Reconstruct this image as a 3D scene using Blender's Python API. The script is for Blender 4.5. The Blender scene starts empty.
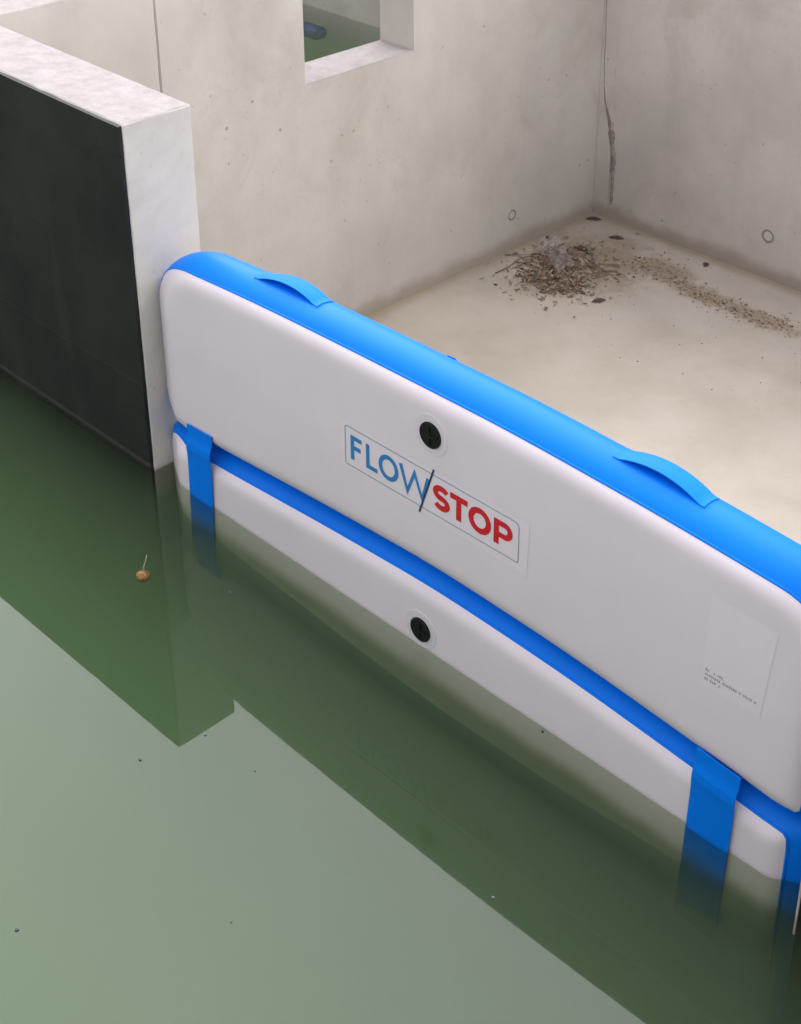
import bpy, bmesh, math, random
from mathutils import Vector, Matrix
C = bpy.context.scene
col = C.collection
rnd = random.Random(7)
R_ = math.radians

# ------------------------------------------------------------ camera
cd = bpy.data.cameras.new('camera'); cam = bpy.data.objects.new('camera', cd); col.objects.link(cam)
cam.location = (3.61734, -2.34263, 2.87820)
cam.rotation_euler = (1.0955643, -0.0142706, 0.7619523)
cd.sensor_fit = 'AUTO'; cd.sensor_width = 36; cd.lens = 1520.318/1024*36
cd.shift_x = (400.5-469.089)/1024; cd.shift_y = (280.781-512)/1024
cd.clip_start = .05; cd.clip_end = 500
C.camera = cam
C.render.resolution_x = 801; C.render.resolution_y = 1024
# ------------------------------------------------------------ sky and sun (overcast)
SUN_EL, SUN_AZ = 52, 40          # azimuth measured from +X towards +Y: the sun stands behind the barrier, to the right
w = bpy.data.worlds.new('World'); C.world = w; w.use_nodes = True
nt = w.node_tree; nt.nodes.clear()
out = nt.nodes.new('ShaderNodeOutputWorld'); bg = nt.nodes.new('ShaderNodeBackground')
sky = nt.nodes.new('ShaderNodeTexSky'); sky.sky_type = 'NISHITA'; sky.sun_disc = False
sky.sun_elevation = R_(SUN_EL); sky.sun_rotation = R_(90-SUN_AZ)
sky.air_density = 1.0; sky.dust_density = 6.0; sky.ozone_density = 1.0
hsv = nt.nodes.new('ShaderNodeHueSaturation'); hsv.inputs['Saturation'].default_value = 0.12
tc = nt.nodes.new('ShaderNodeTexCoord')
cl = nt.nodes.new('ShaderNodeTexNoise'); cl.inputs['Scale'].default_value = 1.6; cl.inputs['Detail'].default_value = 3
mr = nt.nodes.new('ShaderNodeMapRange'); mr.inputs[1].default_value = .3; mr.inputs[2].default_value = .7; mr.inputs[3].default_value = .84; mr.inputs[4].default_value = 1.16
cloud = nt.nodes.new('ShaderNodeMix'); cloud.data_type = 'RGBA'; cloud.inputs[0].default_value = .72
cloud.inputs[7].default_value = (9.5, 9.35, 9.65, 1)
vm = nt.nodes.new('ShaderNodeVectorMath'); vm.operation = 'SCALE'
nt.links.new(tc.outputs['Generated'], cl.inputs['Vector'])
nt.links.new(cl.outputs[0], mr.inputs[0])
nt.links.new(sky.outputs[0], hsv.inputs['Color']); nt.links.new(hsv.outputs[0], cloud.inputs[6])
nt.links.new(cloud.outputs[2], vm.inputs[0]); 
# bright sky lobe, added to strengthen the sky reflection in the water
nrm = nt.nodes.new('ShaderNodeVectorMath'); nrm.operation = 'NORMALIZE'; nt.links.new(tc.outputs['Generated'], nrm.inputs[0])
dt_ = nt.nodes.new('ShaderNodeVectorMath'); dt_.operation = 'DOT_PRODUCT'; nt.links.new(nrm.outputs[0], dt_.inputs[0]); dt_.inputs[1].default_value = (-.605, .40, .69)
lb = nt.nodes.new('ShaderNodeMapRange'); lb.interpolation_type = 'SMOOTHSTEP'; nt.links.new(dt_.outputs['Value'], lb.inputs[0])
lb.inputs[1].default_value = .76; lb.inputs[2].default_value = .99; lb.inputs[3].default_value = .88; lb.inputs[4].default_value = 4.2
mm = nt.nodes.new('ShaderNodeMath'); mm.operation = 'MULTIPLY'; nt.links.new(lb.outputs[0], mm.inputs[0]); nt.links.new(mr.outputs[0], mm.inputs[1])
nt.links.new(mm.outputs[0], vm.inputs['Scale'])
nt.links.new(vm.outputs[0], bg.inputs['Color']); bg.inputs['Strength'].default_value = 0.15
nt.links.new(bg.outputs[0], out.inputs[0])
ld = bpy.data.lights.new('sun', 'SUN'); ld.energy = .7; ld.angle = R_(30); ld.color = (1, .95, .89)
sun = bpy.data.objects.new('sun', ld); col.objects.link(sun)
sd = Vector((math.cos(R_(SUN_EL))*math.cos(R_(SUN_AZ)), math.cos(R_(SUN_EL))*math.sin(R_(SUN_AZ)), math.sin(R_(SUN_EL))))
sun.rotation_euler = sd.to_track_quat('Z', 'Y').to_euler(); sun.location = (4, 6, 8)
C.view_settings.view_transform = 'Standard'; C.view_settings.look = 'None'
C.view_settings.exposure = 0.56; C.view_settings.gamma = 1
try: C.view_settings.use_curve_mapping = False
except Exception: pass
C.cycles.use_denoising = True
C.cycles.volume_bounces = 5; C.cycles.max_bounces = 12; C.cycles.transparent_max_bounces = 16
C.cycles.diffuse_bounces = 5
C.cycles.caustics_reflective = False; C.cycles.caustics_refractive = False

# ------------------------------------------------------------ helpers
def tag(o, label=None, cat=None, group=None, kind=None):
    if label: o['label'] = label
    if cat: o['category'] = cat
    if group: o['group'] = group
    if kind: o['kind'] = kind
    return o
def obj(name, bm, mats, parent=None, loc=None, smooth=False):
    me = bpy.data.meshes.new(name)
    bm.normal_update()
    bm.to_mesh(me); bm.free()
    for m in (mats if isinstance(mats, (list, tuple)) else [mats]): me.materials.append(m)
    if smooth:
        for p in me.polygons: p.use_smooth = True
    o = bpy.data.objects.new(name, me); col.objects.link(o)
    if parent: o.parent = parent
    if loc is not None: o.location = loc
    return o
def empty(name, loc=(0, 0, 0)):
    o = bpy.data.objects.new(name, None); col.objects.link(o); o.location = loc; o.empty_display_size = .1
    return o
def box(bm, a, b, mi=0):
    vs = [bm.verts.new((x, y, z)) for z in (a[2], b[2]) for x, y in ((a[0], a[1]), (b[0], a[1]), (b[0], b[1]), (a[0], b[1]))]
    for f in ((3, 2, 1, 0), (4, 5, 6, 7), (0, 1, 5, 4), (1, 2, 6, 5), (2, 3, 7, 6), (3, 0, 4, 7)):
        fc = bm.faces.new([vs[i] for i in f]); fc.material_index = mi
def bx(a, b):
    bm = bmesh.new(); box(bm, a, b); return bm
def rough_box(a, b, step=.06, amp=.0016, bev=.004, seed=1):
    """a cast block: subdivided, arrises softened and very slightly uneven"""
    bm = bmesh.new(); box(bm, a, b)
    for ax in range(3):
        n = int((b[ax]-a[ax])/step)
        for i in range(1, n+1):
            co = [0, 0, 0]; co[ax] = a[ax]+(b[ax]-a[ax])*i/(n+1)
            no = [0, 0, 0]; no[ax] = 1
            bmesh.ops.bisect_plane(bm, geom=bm.verts[:]+bm.edges[:]+bm.faces[:], plane_co=co, plane_no=no)
    sh = [e for e in bm.edges if len(e.link_faces) == 2 and e.calc_face_angle(0) > 1]
    bmesh.ops.bevel(bm, geom=sh, offset=bev, segments=2, profile=.5, affect='EDGES')
    r = random.Random(seed)
    for v in bm.verts:
        v.co += Vector([r.uniform(-amp, amp) for _ in range(3)])
    return bm

# ------------------------------------------------------------ materials
class NB:
    def __init__(s, name):
        s.m = bpy.data.materials.new(name); s.m.use_nodes = True; s.t = s.m.node_tree; s.t.nodes.clear()
        s.out = s.t.nodes.new('ShaderNodeOutputMaterial'); s.p = s.n('ShaderNodeBsdfPrincipled')
        s.l(s.p.outputs[0], s.out.inputs[0]); s.tc = s.n('ShaderNodeTexCoord')
        g = s.n('ShaderNodeNewGeometry'); s.pos = g.outputs['Position']; s.geo = g
    def n(s, t, **k):
        x = s.t.nodes.new(t)
        for a, b in k.items(): setattr(x, a, b)
        return x
    def l(s, a, b): s.t.links.new(a, b)
    def val(s, sock, v):
        if hasattr(v, 'links') or isinstance(v, bpy.types.NodeSocket): s.l(v, sock)
        else: sock.default_value = v
    def noise(s, scale, detail=4, rough=.55, vec=None, dist=0):
        x = s.n('ShaderNodeTexNoise'); s.l(vec or s.pos, x.inputs['Vector'])
        x.inputs['Scale'].default_value = scale; x.inputs['Detail'].default_value = detail
        x.inputs['Roughness'].default_value = rough; x.inputs['Distortion'].default_value = dist
        return x.outputs[0]
    def scl(s, v, vec=None):
        x = s.n('ShaderNodeMapping'); s.l(vec or s.pos, x.inputs[0]); x.inputs['Scale'].default_value = v; return x.outputs[0]
    def ramp(s, f, a, b, c=0., d=1., smooth=False):
        x = s.n('ShaderNodeMapRange'); s.val(x.inputs[0], f)
        if smooth: x.interpolation_type = 'SMOOTHSTEP'
        for i, v in enumerate((a, b, c, d)): x.inputs[i+1].default_value = v
        return x.outputs[0]
    def mix(s, f, a, b):
        x = s.n('ShaderNodeMix', data_type='RGBA'); s.val(x.inputs[0], f); s.val(x.inputs[6], a); s.val(x.inputs[7], b); return x.outputs[2]
    def math(s, op, a, b=0.):
        x = s.n('ShaderNodeMath', operation=op); s.val(x.inputs[0], a); s.val(x.inputs[1], b); return x.outputs[0]
    def pores(s, scale, lo, hi, axis='x'):
        v = s.n('ShaderNodeTexVoronoi', voronoi_dimensions='2D')
        sp = s.n('ShaderNodeSeparateXYZ'); s.l(s.pos, sp.inputs[0]); cb = s.n('ShaderNodeCombineXYZ')
        s.l(sp.outputs[1 if axis == 'x' else 0], cb.inputs[0]); s.l(sp.outputs[2], cb.inputs[1]); 
        nz_ = s.n('ShaderNodeTexNoise'); s.l(s.pos, nz_.inputs['Vector']); nz_.inputs['Scale'].default_value = scale*3
        ad_ = s.n('ShaderNodeVectorMath', operation='MULTIPLY_ADD'); s.l(nz_.outputs['Color'], ad_.inputs[0]); ad_.inputs[1].default_value = (.9/scale/6,)*3; s.l(cb.outputs[0], ad_.inputs[2])
        s.l(ad_.outputs[0], v.inputs['Vector']); v.inputs['Scale'].default_value = scale
        c = s.n('ShaderNodeSeparateColor'); s.l(v.outputs['Color'], c.inputs[0])
        size = s.ramp(c.outputs[0], lo, 1., .02, hi)          # only a few cells hold a pore, of different sizes
        return s.math('MULTIPLY', s.math('LESS_THAN', v.outputs['Distance'], size), s.math('GREATER_THAN', c.outputs[0], lo))
    def bump(s, h, st=.3, dist=.002, prev=None):
        b = s.n('ShaderNodeBump'); s.val(b.inputs['Height'], h); b.inputs['Strength'].default_value = st; b.inputs['Distance'].default_value = dist
        if prev: s.l(prev, b.inputs['Normal'])
        return b.outputs[0]
def rgb(*c): return (c[0], c[1], c[2], 1)

def algae_murk(b, c, pale, olive, dark, amt=.6):
    # damp band above the waterline, slime below, murky depth's light loss painted in
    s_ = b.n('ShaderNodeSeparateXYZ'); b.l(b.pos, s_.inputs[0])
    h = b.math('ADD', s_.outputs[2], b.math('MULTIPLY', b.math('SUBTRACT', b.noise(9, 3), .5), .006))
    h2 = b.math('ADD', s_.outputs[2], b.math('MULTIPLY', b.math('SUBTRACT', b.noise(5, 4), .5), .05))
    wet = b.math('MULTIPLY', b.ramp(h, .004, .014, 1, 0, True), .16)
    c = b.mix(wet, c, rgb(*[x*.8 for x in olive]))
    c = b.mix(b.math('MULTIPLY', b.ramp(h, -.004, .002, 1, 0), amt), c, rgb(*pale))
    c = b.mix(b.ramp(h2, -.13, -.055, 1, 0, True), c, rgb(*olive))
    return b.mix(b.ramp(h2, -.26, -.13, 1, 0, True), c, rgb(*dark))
def concrete(name, base, stain, dark=(.16, .14, .125), streak=.5, damp=0., foot=None, plan=False, wet=False, flat='x'):
    b = NB(name)
    big = b.ramp(b.noise(1.3, 3, .6), .35, .7, smooth=True)
    c = b.mix(b.math('MULTIPLY', big, .9), rgb(*base), rgb(*stain))
    tan = b.ramp(b.noise(2.3, 6, .7, dist=.6), .47, .72, smooth=True)
    c = b.mix(b.math('MULTIPLY', tan, .65), c, rgb(stain[0]*.86, stain[1]*.82, stain[2]*.76))
    gp = b.ramp(b.noise(1.05, 4, .6, vec=b.scl((1, 1, .7)), dist=.8), .45, .68, smooth=True)
    c = b.mix(b.math('MULTIPLY', gp, .38), c, rgb(base[0]*.68, base[1]*.69, base[2]*.70))
    spk = b.ramp(b.noise(26, 6, .75), .52, .74, smooth=True)
    c = b.mix(b.math('MULTIPLY', spk, .25), c, rgb(*[x*.62 for x in base]))
    med = b.ramp(b.noise(7, 5, .65), .4, .75)
    c = b.mix(b.math('MULTIPLY', med, .22), c, rgb(*[x*.72 for x in base]))
    vert = b.ramp(b.noise(5, 3, .6, vec=b.scl((1, 1, .12))), .48, .72, smooth=True)
    c = b.mix(b.math('MULTIPLY', vert, .28*streak), c, rgb(*[x*.62 for x in stain]))
    fine = b.ramp(b.noise(150, 3, .7), .3, .7)
    c = b.mix(b.math('MULTIPLY', fine, .12), c, rgb(*[x*.6 for x in base]))
    sz = b.n('ShaderNodeSeparateXYZ'); b.l(b.pos, sz.inputs[0])
    if foot:                                               # old brown silt line where wall meets floor
        wob = b.math('MULTIPLY', b.noise(6, 3), .10)
        h = b.math('SUBTRACT', sz.outputs[2], wob)
        m = b.ramp(h, -.69, -.605, 1, 0, True)
        c = b.mix(b.math('MULTIPLY', m, .7), c, rgb(*foot))
        m2 = b.math('MULTIPLY', b.ramp(b.math('SUBTRACT', sz.outputs[2], b.math('MULTIPLY', b.noise(2.2, 4), .7)), -.9, -.15, 1, 0, True), damp)
        c = b.mix(m2, c, rgb(*[x*.62 for x in base]))
    p1 = b.pores(14, .93, .12, flat)
    p2 = b.pores(33, .93, .15, flat)
    pr = b.math('MULTIPLY', b.math('MAXIMUM', b.math('MULTIPLY', p1, .8), b.math('MULTIPLY', p2, .7)), b.ramp(b.noise(1.9, 2), .42, .6, .15, 1))
    if not plan: c = b.mix(b.math('MULTIPLY', pr, .75), c, rgb(*dark))
    if wet: c = algae_murk(b, c, (.14, .145, .10), (.09, .10, .07), (.03, .04, .03), .8)
    b.l(c, b.p.inputs['Base Color']); b.p.inputs['Roughness'].default_value = .82
    b.p.inputs['Specular IOR Level'].default_value = .35
    n1 = b.bump(b.noise(60, 5, .7), .25, .002)
    n2 = b.bump(b.math('SUBTRACT', 1., pr), .6, .003, n1)
    b.l(n2, b.p.inputs['Normal'])
    return b.m
M = {}
M['wall_conc'] = concrete('warm cast concrete', (.56, .53, .50), (.49, .45, .41), foot=(.27, .215, .155), damp=.28, streak=.45)
M['back_conc'] = concrete('grey cast concrete', (.55, .515, .49), (.45, .415, .39), flat='y', foot=(.24, .19, .14), damp=.2, streak=.6)
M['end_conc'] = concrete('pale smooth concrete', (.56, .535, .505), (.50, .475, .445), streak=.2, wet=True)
M['lane_conc'] = concrete('plain concrete', (.40, .38, .36), (.34, .32, .30))
def top_conc():
    b = NB('rough pale concrete top')
    c = b.mix(b.ramp(b.noise(14, 6, .75), .35, .7), rgb(.36, .33, .335), rgb(.26, .235, .23))
    c = b.mix(b.math('MULTIPLY', b.ramp(b.noise(70, 4, .7), .55, .75), .5), c, rgb(.33, .29, .28))
    b.l(c, b.p.inputs['Base Color']); b.p.inputs['Roughness'].default_value = .9
    b.l(b.bump(b.noise(45, 6, .8), .8, .006), b.p.inputs['Normal'])
    return b.m
M['top'] = top_conc()
def floor_mat():
    b = NB('silted cream concrete floor')
    big = b.ramp(b.noise(1.7, 4, .6), .35, .7, smooth=True)
    c = b.mix(big, rgb(.425, .38, .335), rgb(.355, .315, .27))
    c = b.mix(b.math('MULTIPLY', b.ramp(b.noise(5, 7, .75, dist=.7), .45, .75), .42), c, rgb(.35, .295, .235))
    c = b.mix(b.math('MULTIPLY', b.ramp(b.noise(17, 4, .7), .6, .75), .3), c, rgb(.28, .225, .17))
    c = b.mix(b.math('MULTIPLY', b.ramp(b.noise(90, 3, .7), .5, .8), .25), c, rgb(.36, .31, .26))
    s = b.n('ShaderNodeSeparateXYZ'); b.l(b.pos, s.inputs[0])
    wob = b.math('MULTIPLY', b.noise(5, 4, .6), .12)
    # silt left along the foot of the two walls
    e1 = b.ramp(b.math('ADD', b.math('SUBTRACT', 3.781, s.outputs[1]), wob), .05, .17, 1, 0, True)
    e2 = b.ramp(b.math('ADD', b.math('ADD', s.outputs[0], 1.194), wob), .05, .17, 1, 0, True)
    c = b.mix(b.math('MULTIPLY', b.math('MAXIMUM', e1, e2), .75), c, rgb(.25, .195, .135))
    # brown stain round the heap and the trail it left
    def blob(cx, cy, rx, ry):
        mp = b.n('ShaderNodeMapping'); b.l(b.pos, mp.inputs[0])
        mp.inputs['Location'].default_value = (-cx/rx, -cy/ry, .666); mp.inputs['Scale'].default_value = (1/rx, 1/ry, 1)
        ln = b.n('ShaderNodeVectorMath', operation='LENGTH'); b.l(mp.outputs[0], ln.inputs[0])
        d = b.math('ADD', ln.outputs['Value'], b.math('MULTIPLY', b.math('SUBTRACT', b.noise(11, 5, .7), .5), 1.5))
        return b.ramp(d, .35, 1.05, 1, 0, True)
    st = blob(-.78, 3.30, .42, .42)
    for a in ((-.5, 3.47, .28, .16), (-.15, 3.40, .3, .11), (.15, 3.40, .3, .09), (-.82, 3.00, .22, .25)):
        st = b.math('MAXIMUM', st, blob(*a))
    c = b.mix(b.math('MULTIPLY', st, .72), c, rgb(.24, .175, .12))
    b.l(c, b.p.inputs['Base Color'])
    b.l(b.ramp(b.noise(3, 3), .3, .7, .38, .62), b.p.inputs['Roughness'])
    b.p.inputs['Specular IOR Level'].default_value = .4
    b.l(b.bump(b.noise(40, 5, .7), .15, .002), b.p.inputs['Normal'])
    return b.m
M['floor'] = floor_mat()
def _seam():
    b = NB('dusty rubber joint'); b.p.inputs['Base Color'].default_value = (.034, .037, .034, 1); b.p.inputs['Roughness'].default_value = .9
    return b.m
M['seam'] = _seam()
def cladding_mat():
    b = NB('dark green black rubber sheet')
    c = b.mix(b.ramp(b.noise(1.6, 5, .65), .3, .7, smooth=True), rgb(.007, .0075, .009), rgb(.019, .022, .018))
    c = b.mix(b.math('MULTIPLY', b.ramp(b.noise(6, 5, .7, vec=b.scl((1, 1, .25))), .55, .75), .5), c, rgb(.034, .040, .031))
    b.l(c, b.p.inputs['Base Color']); b.p.inputs['Roughness'].default_value = .6
    b.p.inputs['Specular IOR Level'].default_value = .25
    b.l(b.bump(b.noise(30, 3, .6), .08, .002), b.p.inputs['Normal'])
    return b.m
M['clad'] = cladding_mat()
def plain(name, c, rough=.6, spec=.5, var=.12, scale=20, bump=.0):
    b = NB(name)
    cc = b.mix(b.ramp(b.noise(scale, 4, .6), .35, .7), rgb(*c), rgb(*[x*(1-var) for x in c]))
    b.l(cc, b.p.inputs['Base Color']); b.p.inputs['Roughness'].default_value = rough
    b.p.inputs['Specular IOR Level'].default_value = spec
    if bump: b.l(b.bump(b.noise(scale*2, 3), bump, .003), b.p.inputs['Normal'])
    return b.m
def pvc(name, c, rough, dirt=0.):
    b = NB(name)
    cc = b.mix(b.ramp(b.noise(2.5, 4, .6), .3, .75), rgb(*c), rgb(*[x*.93 for x in c]))
    if dirt:
        cc = b.mix(b.math('MULTIPLY', b.ramp(b.noise(40, 5, .75), .66, .8), dirt), cc, rgb(.35, .33, .28))
    cc = algae_murk(b, cc, *(((.36, .36, .25), (.15, .15, .09), (.025, .032, .026)) if c[0] > .1 else ((.01, .09, .26), (.012, .035, .07), (.02, .028, .025))), .55)
    b.l(cc, b.p.inputs['Base Color']); b.p.inputs['Roughness'].default_value = rough
    b.p.inputs['Specular IOR Level'].default_value = .45 if c[0] > .1 else .1
    n1 = b.bump(b.noise(3.5, 3, .5), .5, .007)                       # soft undulation of the pressurised fabric
    n2 = b.bump(b.noise(700, 1), .04, .0004, n1)
    if 'webbing' in name:
        for d in ('X', 'Z'):
            w_ = b.n('ShaderNodeTexWave', bands_direction=d); b.l(b.pos, w_.inputs['Vector']); w_.inputs['Scale'].default_value = 55
            n2 = b.bump(w_.outputs[1], .12, .0006, n2)
    b.l(n2, b.p.inputs['Normal'])
    return b.m
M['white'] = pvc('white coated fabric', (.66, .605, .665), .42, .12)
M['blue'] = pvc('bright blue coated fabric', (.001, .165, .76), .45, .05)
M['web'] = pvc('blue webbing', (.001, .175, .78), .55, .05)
M['black'] = plain('black plastic', (.004, .004, .005), .5, .3)
M['ring'] = plain('clear welded patch', (.62, .585, .63), .25, var=.05)
M['sticker'] = plain('white sticker film', (.675, .618, .68), .40, var=.02)
M['ink_blue'] = plain('mid blue print', (.025, .185, .47), .35, var=.1)
M['ink_navy'] = plain('navy print', (.02, .04, .10), .35)
M['ink_red'] = plain('red print', (.55, .008, .022), .35, var=.08)
M['ink_line'] = plain('thin blue grey print', (.20, .32, .42), .4)
M['ink_grey'] = plain('grey print', (.33, .32, .34), .5)
M['joint'] = plain('dark joint filler', (.25, .23, .215), .9, var=.4)
M['seal'] = plain('dirty sealant', (.27, .235, .225), .8, var=.5, scale=30, bump=.5)
M['leaf_dark'] = plain('wet dark leaf', (.075, .048, .033), .6, var=.4)
M['leaf_mid'] = plain('brown leaf litter', (.23, .155, .10), .8, var=.4)
M['leaf_pale'] = plain('dry straw litter', (.33, .265, .20), .8, var=.3)
M['mud'] = plain('crumbly brown silt', (.20, .145, .10), .95, var=.55, scale=60, bump=.8)
M['twig'] = plain('grey brown twig', (.16, .125, .10), .8, var=.3)
M['fruit'] = plain('yellow brown skin', (.25, .13, .025), .25, var=.5, scale=60)
M['pod'] = plain('pale stalk', (.30, .34, .20), .6)
M['speck'] = plain('dark water speck', (.03, .035, .02), .6)
M['foam'] = plain('pale foam fleck', (.11, .13, .10), .5)
M['rail'] = plain('pinkish metal strip', (.45, .38, .38), .4)
M['rim_brown'] = plain('brown bottom strip', (.03, .024, .02), .6, var=.3)
M['bed'] = plain('green silt', (.05, .07, .04), .9, scale=3)
M['soil'] = plain('gravelly ground', (.22, .2, .17), .95, var=.4, scale=6, bump=.8)
M['float_blue'] = plain('blue plastic', (.008, .05, .22), .4)
def film():
    b = NB('thin crumpled plastic film'); b.p.inputs['Base Color'].default_value = (.36, .325, .33, 1)
    b.p.inputs['Roughness'].default_value = .35; b.p.inputs['Alpha'].default_value = .3
    return b.m
M['film'] = film()
def water():
    m = bpy.data.materials.new('turbid green water'); m.use_nodes = True; t = m.node_tree; t.nodes.clear()
    o = t.nodes.new('ShaderNodeOutputMaterial'); mx = t.nodes.new('ShaderNodeMixShader'); tr = t.nodes.new('ShaderNodeBsdfTransparent')
    gl = t.nodes.new('ShaderNodeBsdfGlossy'); gl.inputs['Roughness'].default_value = .012; fr = t.nodes.new('ShaderNodeFresnel'); fr.inputs['IOR'].default_value = 1.38
    geo = t.nodes.new('ShaderNodeNewGeometry')
    no = t.nodes.new('ShaderNodeTexNoise'); no.inputs['Scale'].default_value = 2.2; no.inputs['Detail'].default_value = 1
    bp = t.nodes.new('ShaderNodeBump'); bp.inputs['Strength'].default_value = .015; bp.inputs['Distance'].default_value = .01
    t.links.new(geo.outputs['Position'], no.inputs['Vector']); t.links.new(no.outputs[0], bp.inputs['Height'])
    t.links.new(bp.outputs[0], gl.inputs['Normal']); t.links.new(bp.outputs[0], fr.inputs['Normal'])
    fm = t.nodes.new('ShaderNodeMix'); fm.data_type = 'FLOAT'; t.links.new(geo.outputs['Backfacing'], fm.inputs[0]); t.links.new(fr.outputs[0], fm.inputs[2]); fm.inputs[3].default_value = .36
    t.links.new(fm.outputs[0], mx.inputs[0]); t.links.new(tr.outputs[0], mx.inputs[1]); t.links.new(gl.outputs[0], mx.inputs[2])
    t.links.new(mx.outputs[0], o.inputs['Surface'])
    sc = t.nodes.new('ShaderNodeVolumeScatter'); ab = t.nodes.new('ShaderNodeVolumeAbsorption'); ad = t.nodes.new('ShaderNodeAddShader')
    sc.inputs['Color'].default_value = (.70, 1, .60, 1); sc.inputs['Density'].default_value = .56; sc.inputs['Anisotropy'].default_value = .0
    ab.inputs['Color'].default_value = (.22, .46, .12, 1); ab.inputs['Density'].default_value = 1.02
    t.links.new(sc.outputs[0], ad.inputs[0]); t.links.new(ab.outputs[0], ad.inputs[1]); t.links.new(ad.outputs[0], o.inputs['Volume'])
    return m
M['water'] = water()

# ------------------------------------------------------------ setting
ZF, H, T, TW = -.666, 1.222, .25, .224
XW, YB = -1.194, 3.781
bm = bmesh.new(); box(bm, (-9, -9, -3.4), (9, 9, -3.15)); tag(obj('channel_bed', bm, M['bed']), kind='structure')
bm = bmesh.new(); box(bm, (-5.2, -5.2, -3.0), (3.515, .105, 0))
tag(obj('canal_water', bm, M['water']), kind='structure')
bm = bmesh.new(); box(bm, (-5.19, .26, -3.0), (XW-TW+.01, YB+.01, 0)); tag(obj('basin_water', bm, M['water']), kind='structure')
bm = bmesh.new(); box(bm, (XW-.1, .197, ZF-.25), (3.62, YB+.1, ZF)); tag(obj('chamber_floor', bm, M['floor']), kind='structure')
# the ground round the basins, one ring-shaped sheet reaching far out
bm = bmesh.new()
a, b_ = [(-5.3, -5.3), (6.5, -5.3), (6.5, 4.0), (-5.3, 4.0)], [(-200, -200), (200, -200), (200, 200), (-200, 200)]
vi = [bm.verts.new((x, y, H-.05)) for x, y in a]; vo = [bm.verts.new((x, y, H-.05)) for x, y in b_]
for i in range(4): bm.faces.new([vi[i], vo[i], vo[(i+1) % 4], vi[(i+1) % 4]][::-1])
tag(obj('ground', bm, M['soil']), kind='structure')

# ------------------------------------------------------------ walls
def top_sheet(bm): pass
def paint_top(o, z):
    o.data.materials.append(M['top'])
    for p in o.data.polygons:
        if p.normal.z > .6 and p.center.z > z-.02: p.material_index = 1
# wall carrying the dark rubber, its cut end facing the barrier
bm = rough_box((-4.9, 0, -3.1), (0, T, H), step=.045, amp=.0009, bev=.005, seed=3)
st = obj('concrete_wall', bm, M['end_conc']); paint_top(st, H)
tag(st, 'free-ending concrete wall with dark rubber facing and rough pale top, left of the barrier', 'wall')
bm = bmesh.new()
xs = [(-.003, -1.5), (-1.5012, -2.4), (-2.4012, -3.4), (-3.4012, -4.8)]
zs = [(H-.004, H-.098), (H-.1005, .735), (.7325, .33), (.3275, .03)]
for i, (x1, x0) in enumerate(xs):
    for j, (z1, z0) in enumerate(zs):
        off = rnd.uniform(-.0015, .0015)
        box(bm, (x0, -.012+off, z0), (x1, -.0005, z1))
box(bm, (-4.8, -.012, -1.5), (-.003, -.0005, .012))
box(bm, (-4.79, -.0112, .035), (-.008, -.0004, H-.016), 1)
obj('rubber_facing', bm, [M['clad'], M['seam']], st)
bm = bmesh.new(); box(bm, (-4.795, -.0125, .013), (-.004, -.0006, .0285)); obj('bottom_strip', bm, M['rim_brown'], st)

# wall on the far side of the opening
bm = rough_box((2.512, -.005, -3.1), (6.4, T, H), step=.09, amp=.0012, bev=.003, seed=5)
rp = obj('concrete_wall', bm, M['end_conc']); paint_top(rp, H)
tag(rp, 'concrete wall with black facing at the near end of the white barrier', 'wall')
bm = bmesh.new(); box(bm, (2.514, -.034, -1.5), (3.515, -.0055, H-.012)); obj('rubber_facing', bm, M['clad'], rp)
bm = bmesh.new(); box(bm, (2.508, -.037, -.06), (2.5135, -.003, .16)); obj('edge_strip', bm, M['rail'], rp)
# window wall with its opening, one closed mesh; the casting joint is a real gap
Y0, Y1, ZS, ZT = 1.721, 2.372, .606, 1.06
def holed_wall(ya, yb, z0, z1, x0, x1, hy0, hy1, hz0, hz1):
    bm = bmesh.new()
    def ring(x):
        o = [bm.verts.new((x, y, z)) for y, z in ((ya, z0), (yb, z0), (yb, z1), (ya, z1))]
        i = [bm.verts.new((x, y, z)) for y, z in ((hy0, hz0), (hy1, hz0), (hy1, hz1), (hy0, hz1))]
        return o, i
    of, inf = ring(x1); ob, inb = ring(x0)
    for k in range(4):
        n = (k+1) % 4
        bm.faces.new([of[k], of[n], inf[n], inf[k]]); bm.faces.new([ob[n], ob[k], inb[k], inb[n]])
        bm.faces.new([of[n], of[k], ob[k], ob[n]]); bm.faces.new([inf[k], inf[n], inb[n], inb[k]])
    bmesh.ops.recalc_face_normals(bm, faces=bm.faces[:])
    sh = [e for e in bm.edges if e.calc_face_angle(0) > 1]
    bmesh.ops.bevel(bm, geom=sh, offset=.004, segments=2, affect='EDGES')
    return bm
bm = holed_wall(.9725, YB-.002, -1.6, H, XW-TW, XW, Y0, Y1, ZS, ZT)
ww = obj('concrete_wall', bm, M['wall_conc']); paint_top(ww, H)
for p in ww.data.polygons:
    if p.normal.z > .6 and abs(p.center.z-ZS) < .01: p.material_index = 1
tag(ww, 'tall pale concrete wall with square window opening and brown silt along its foot', 'wall')
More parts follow.
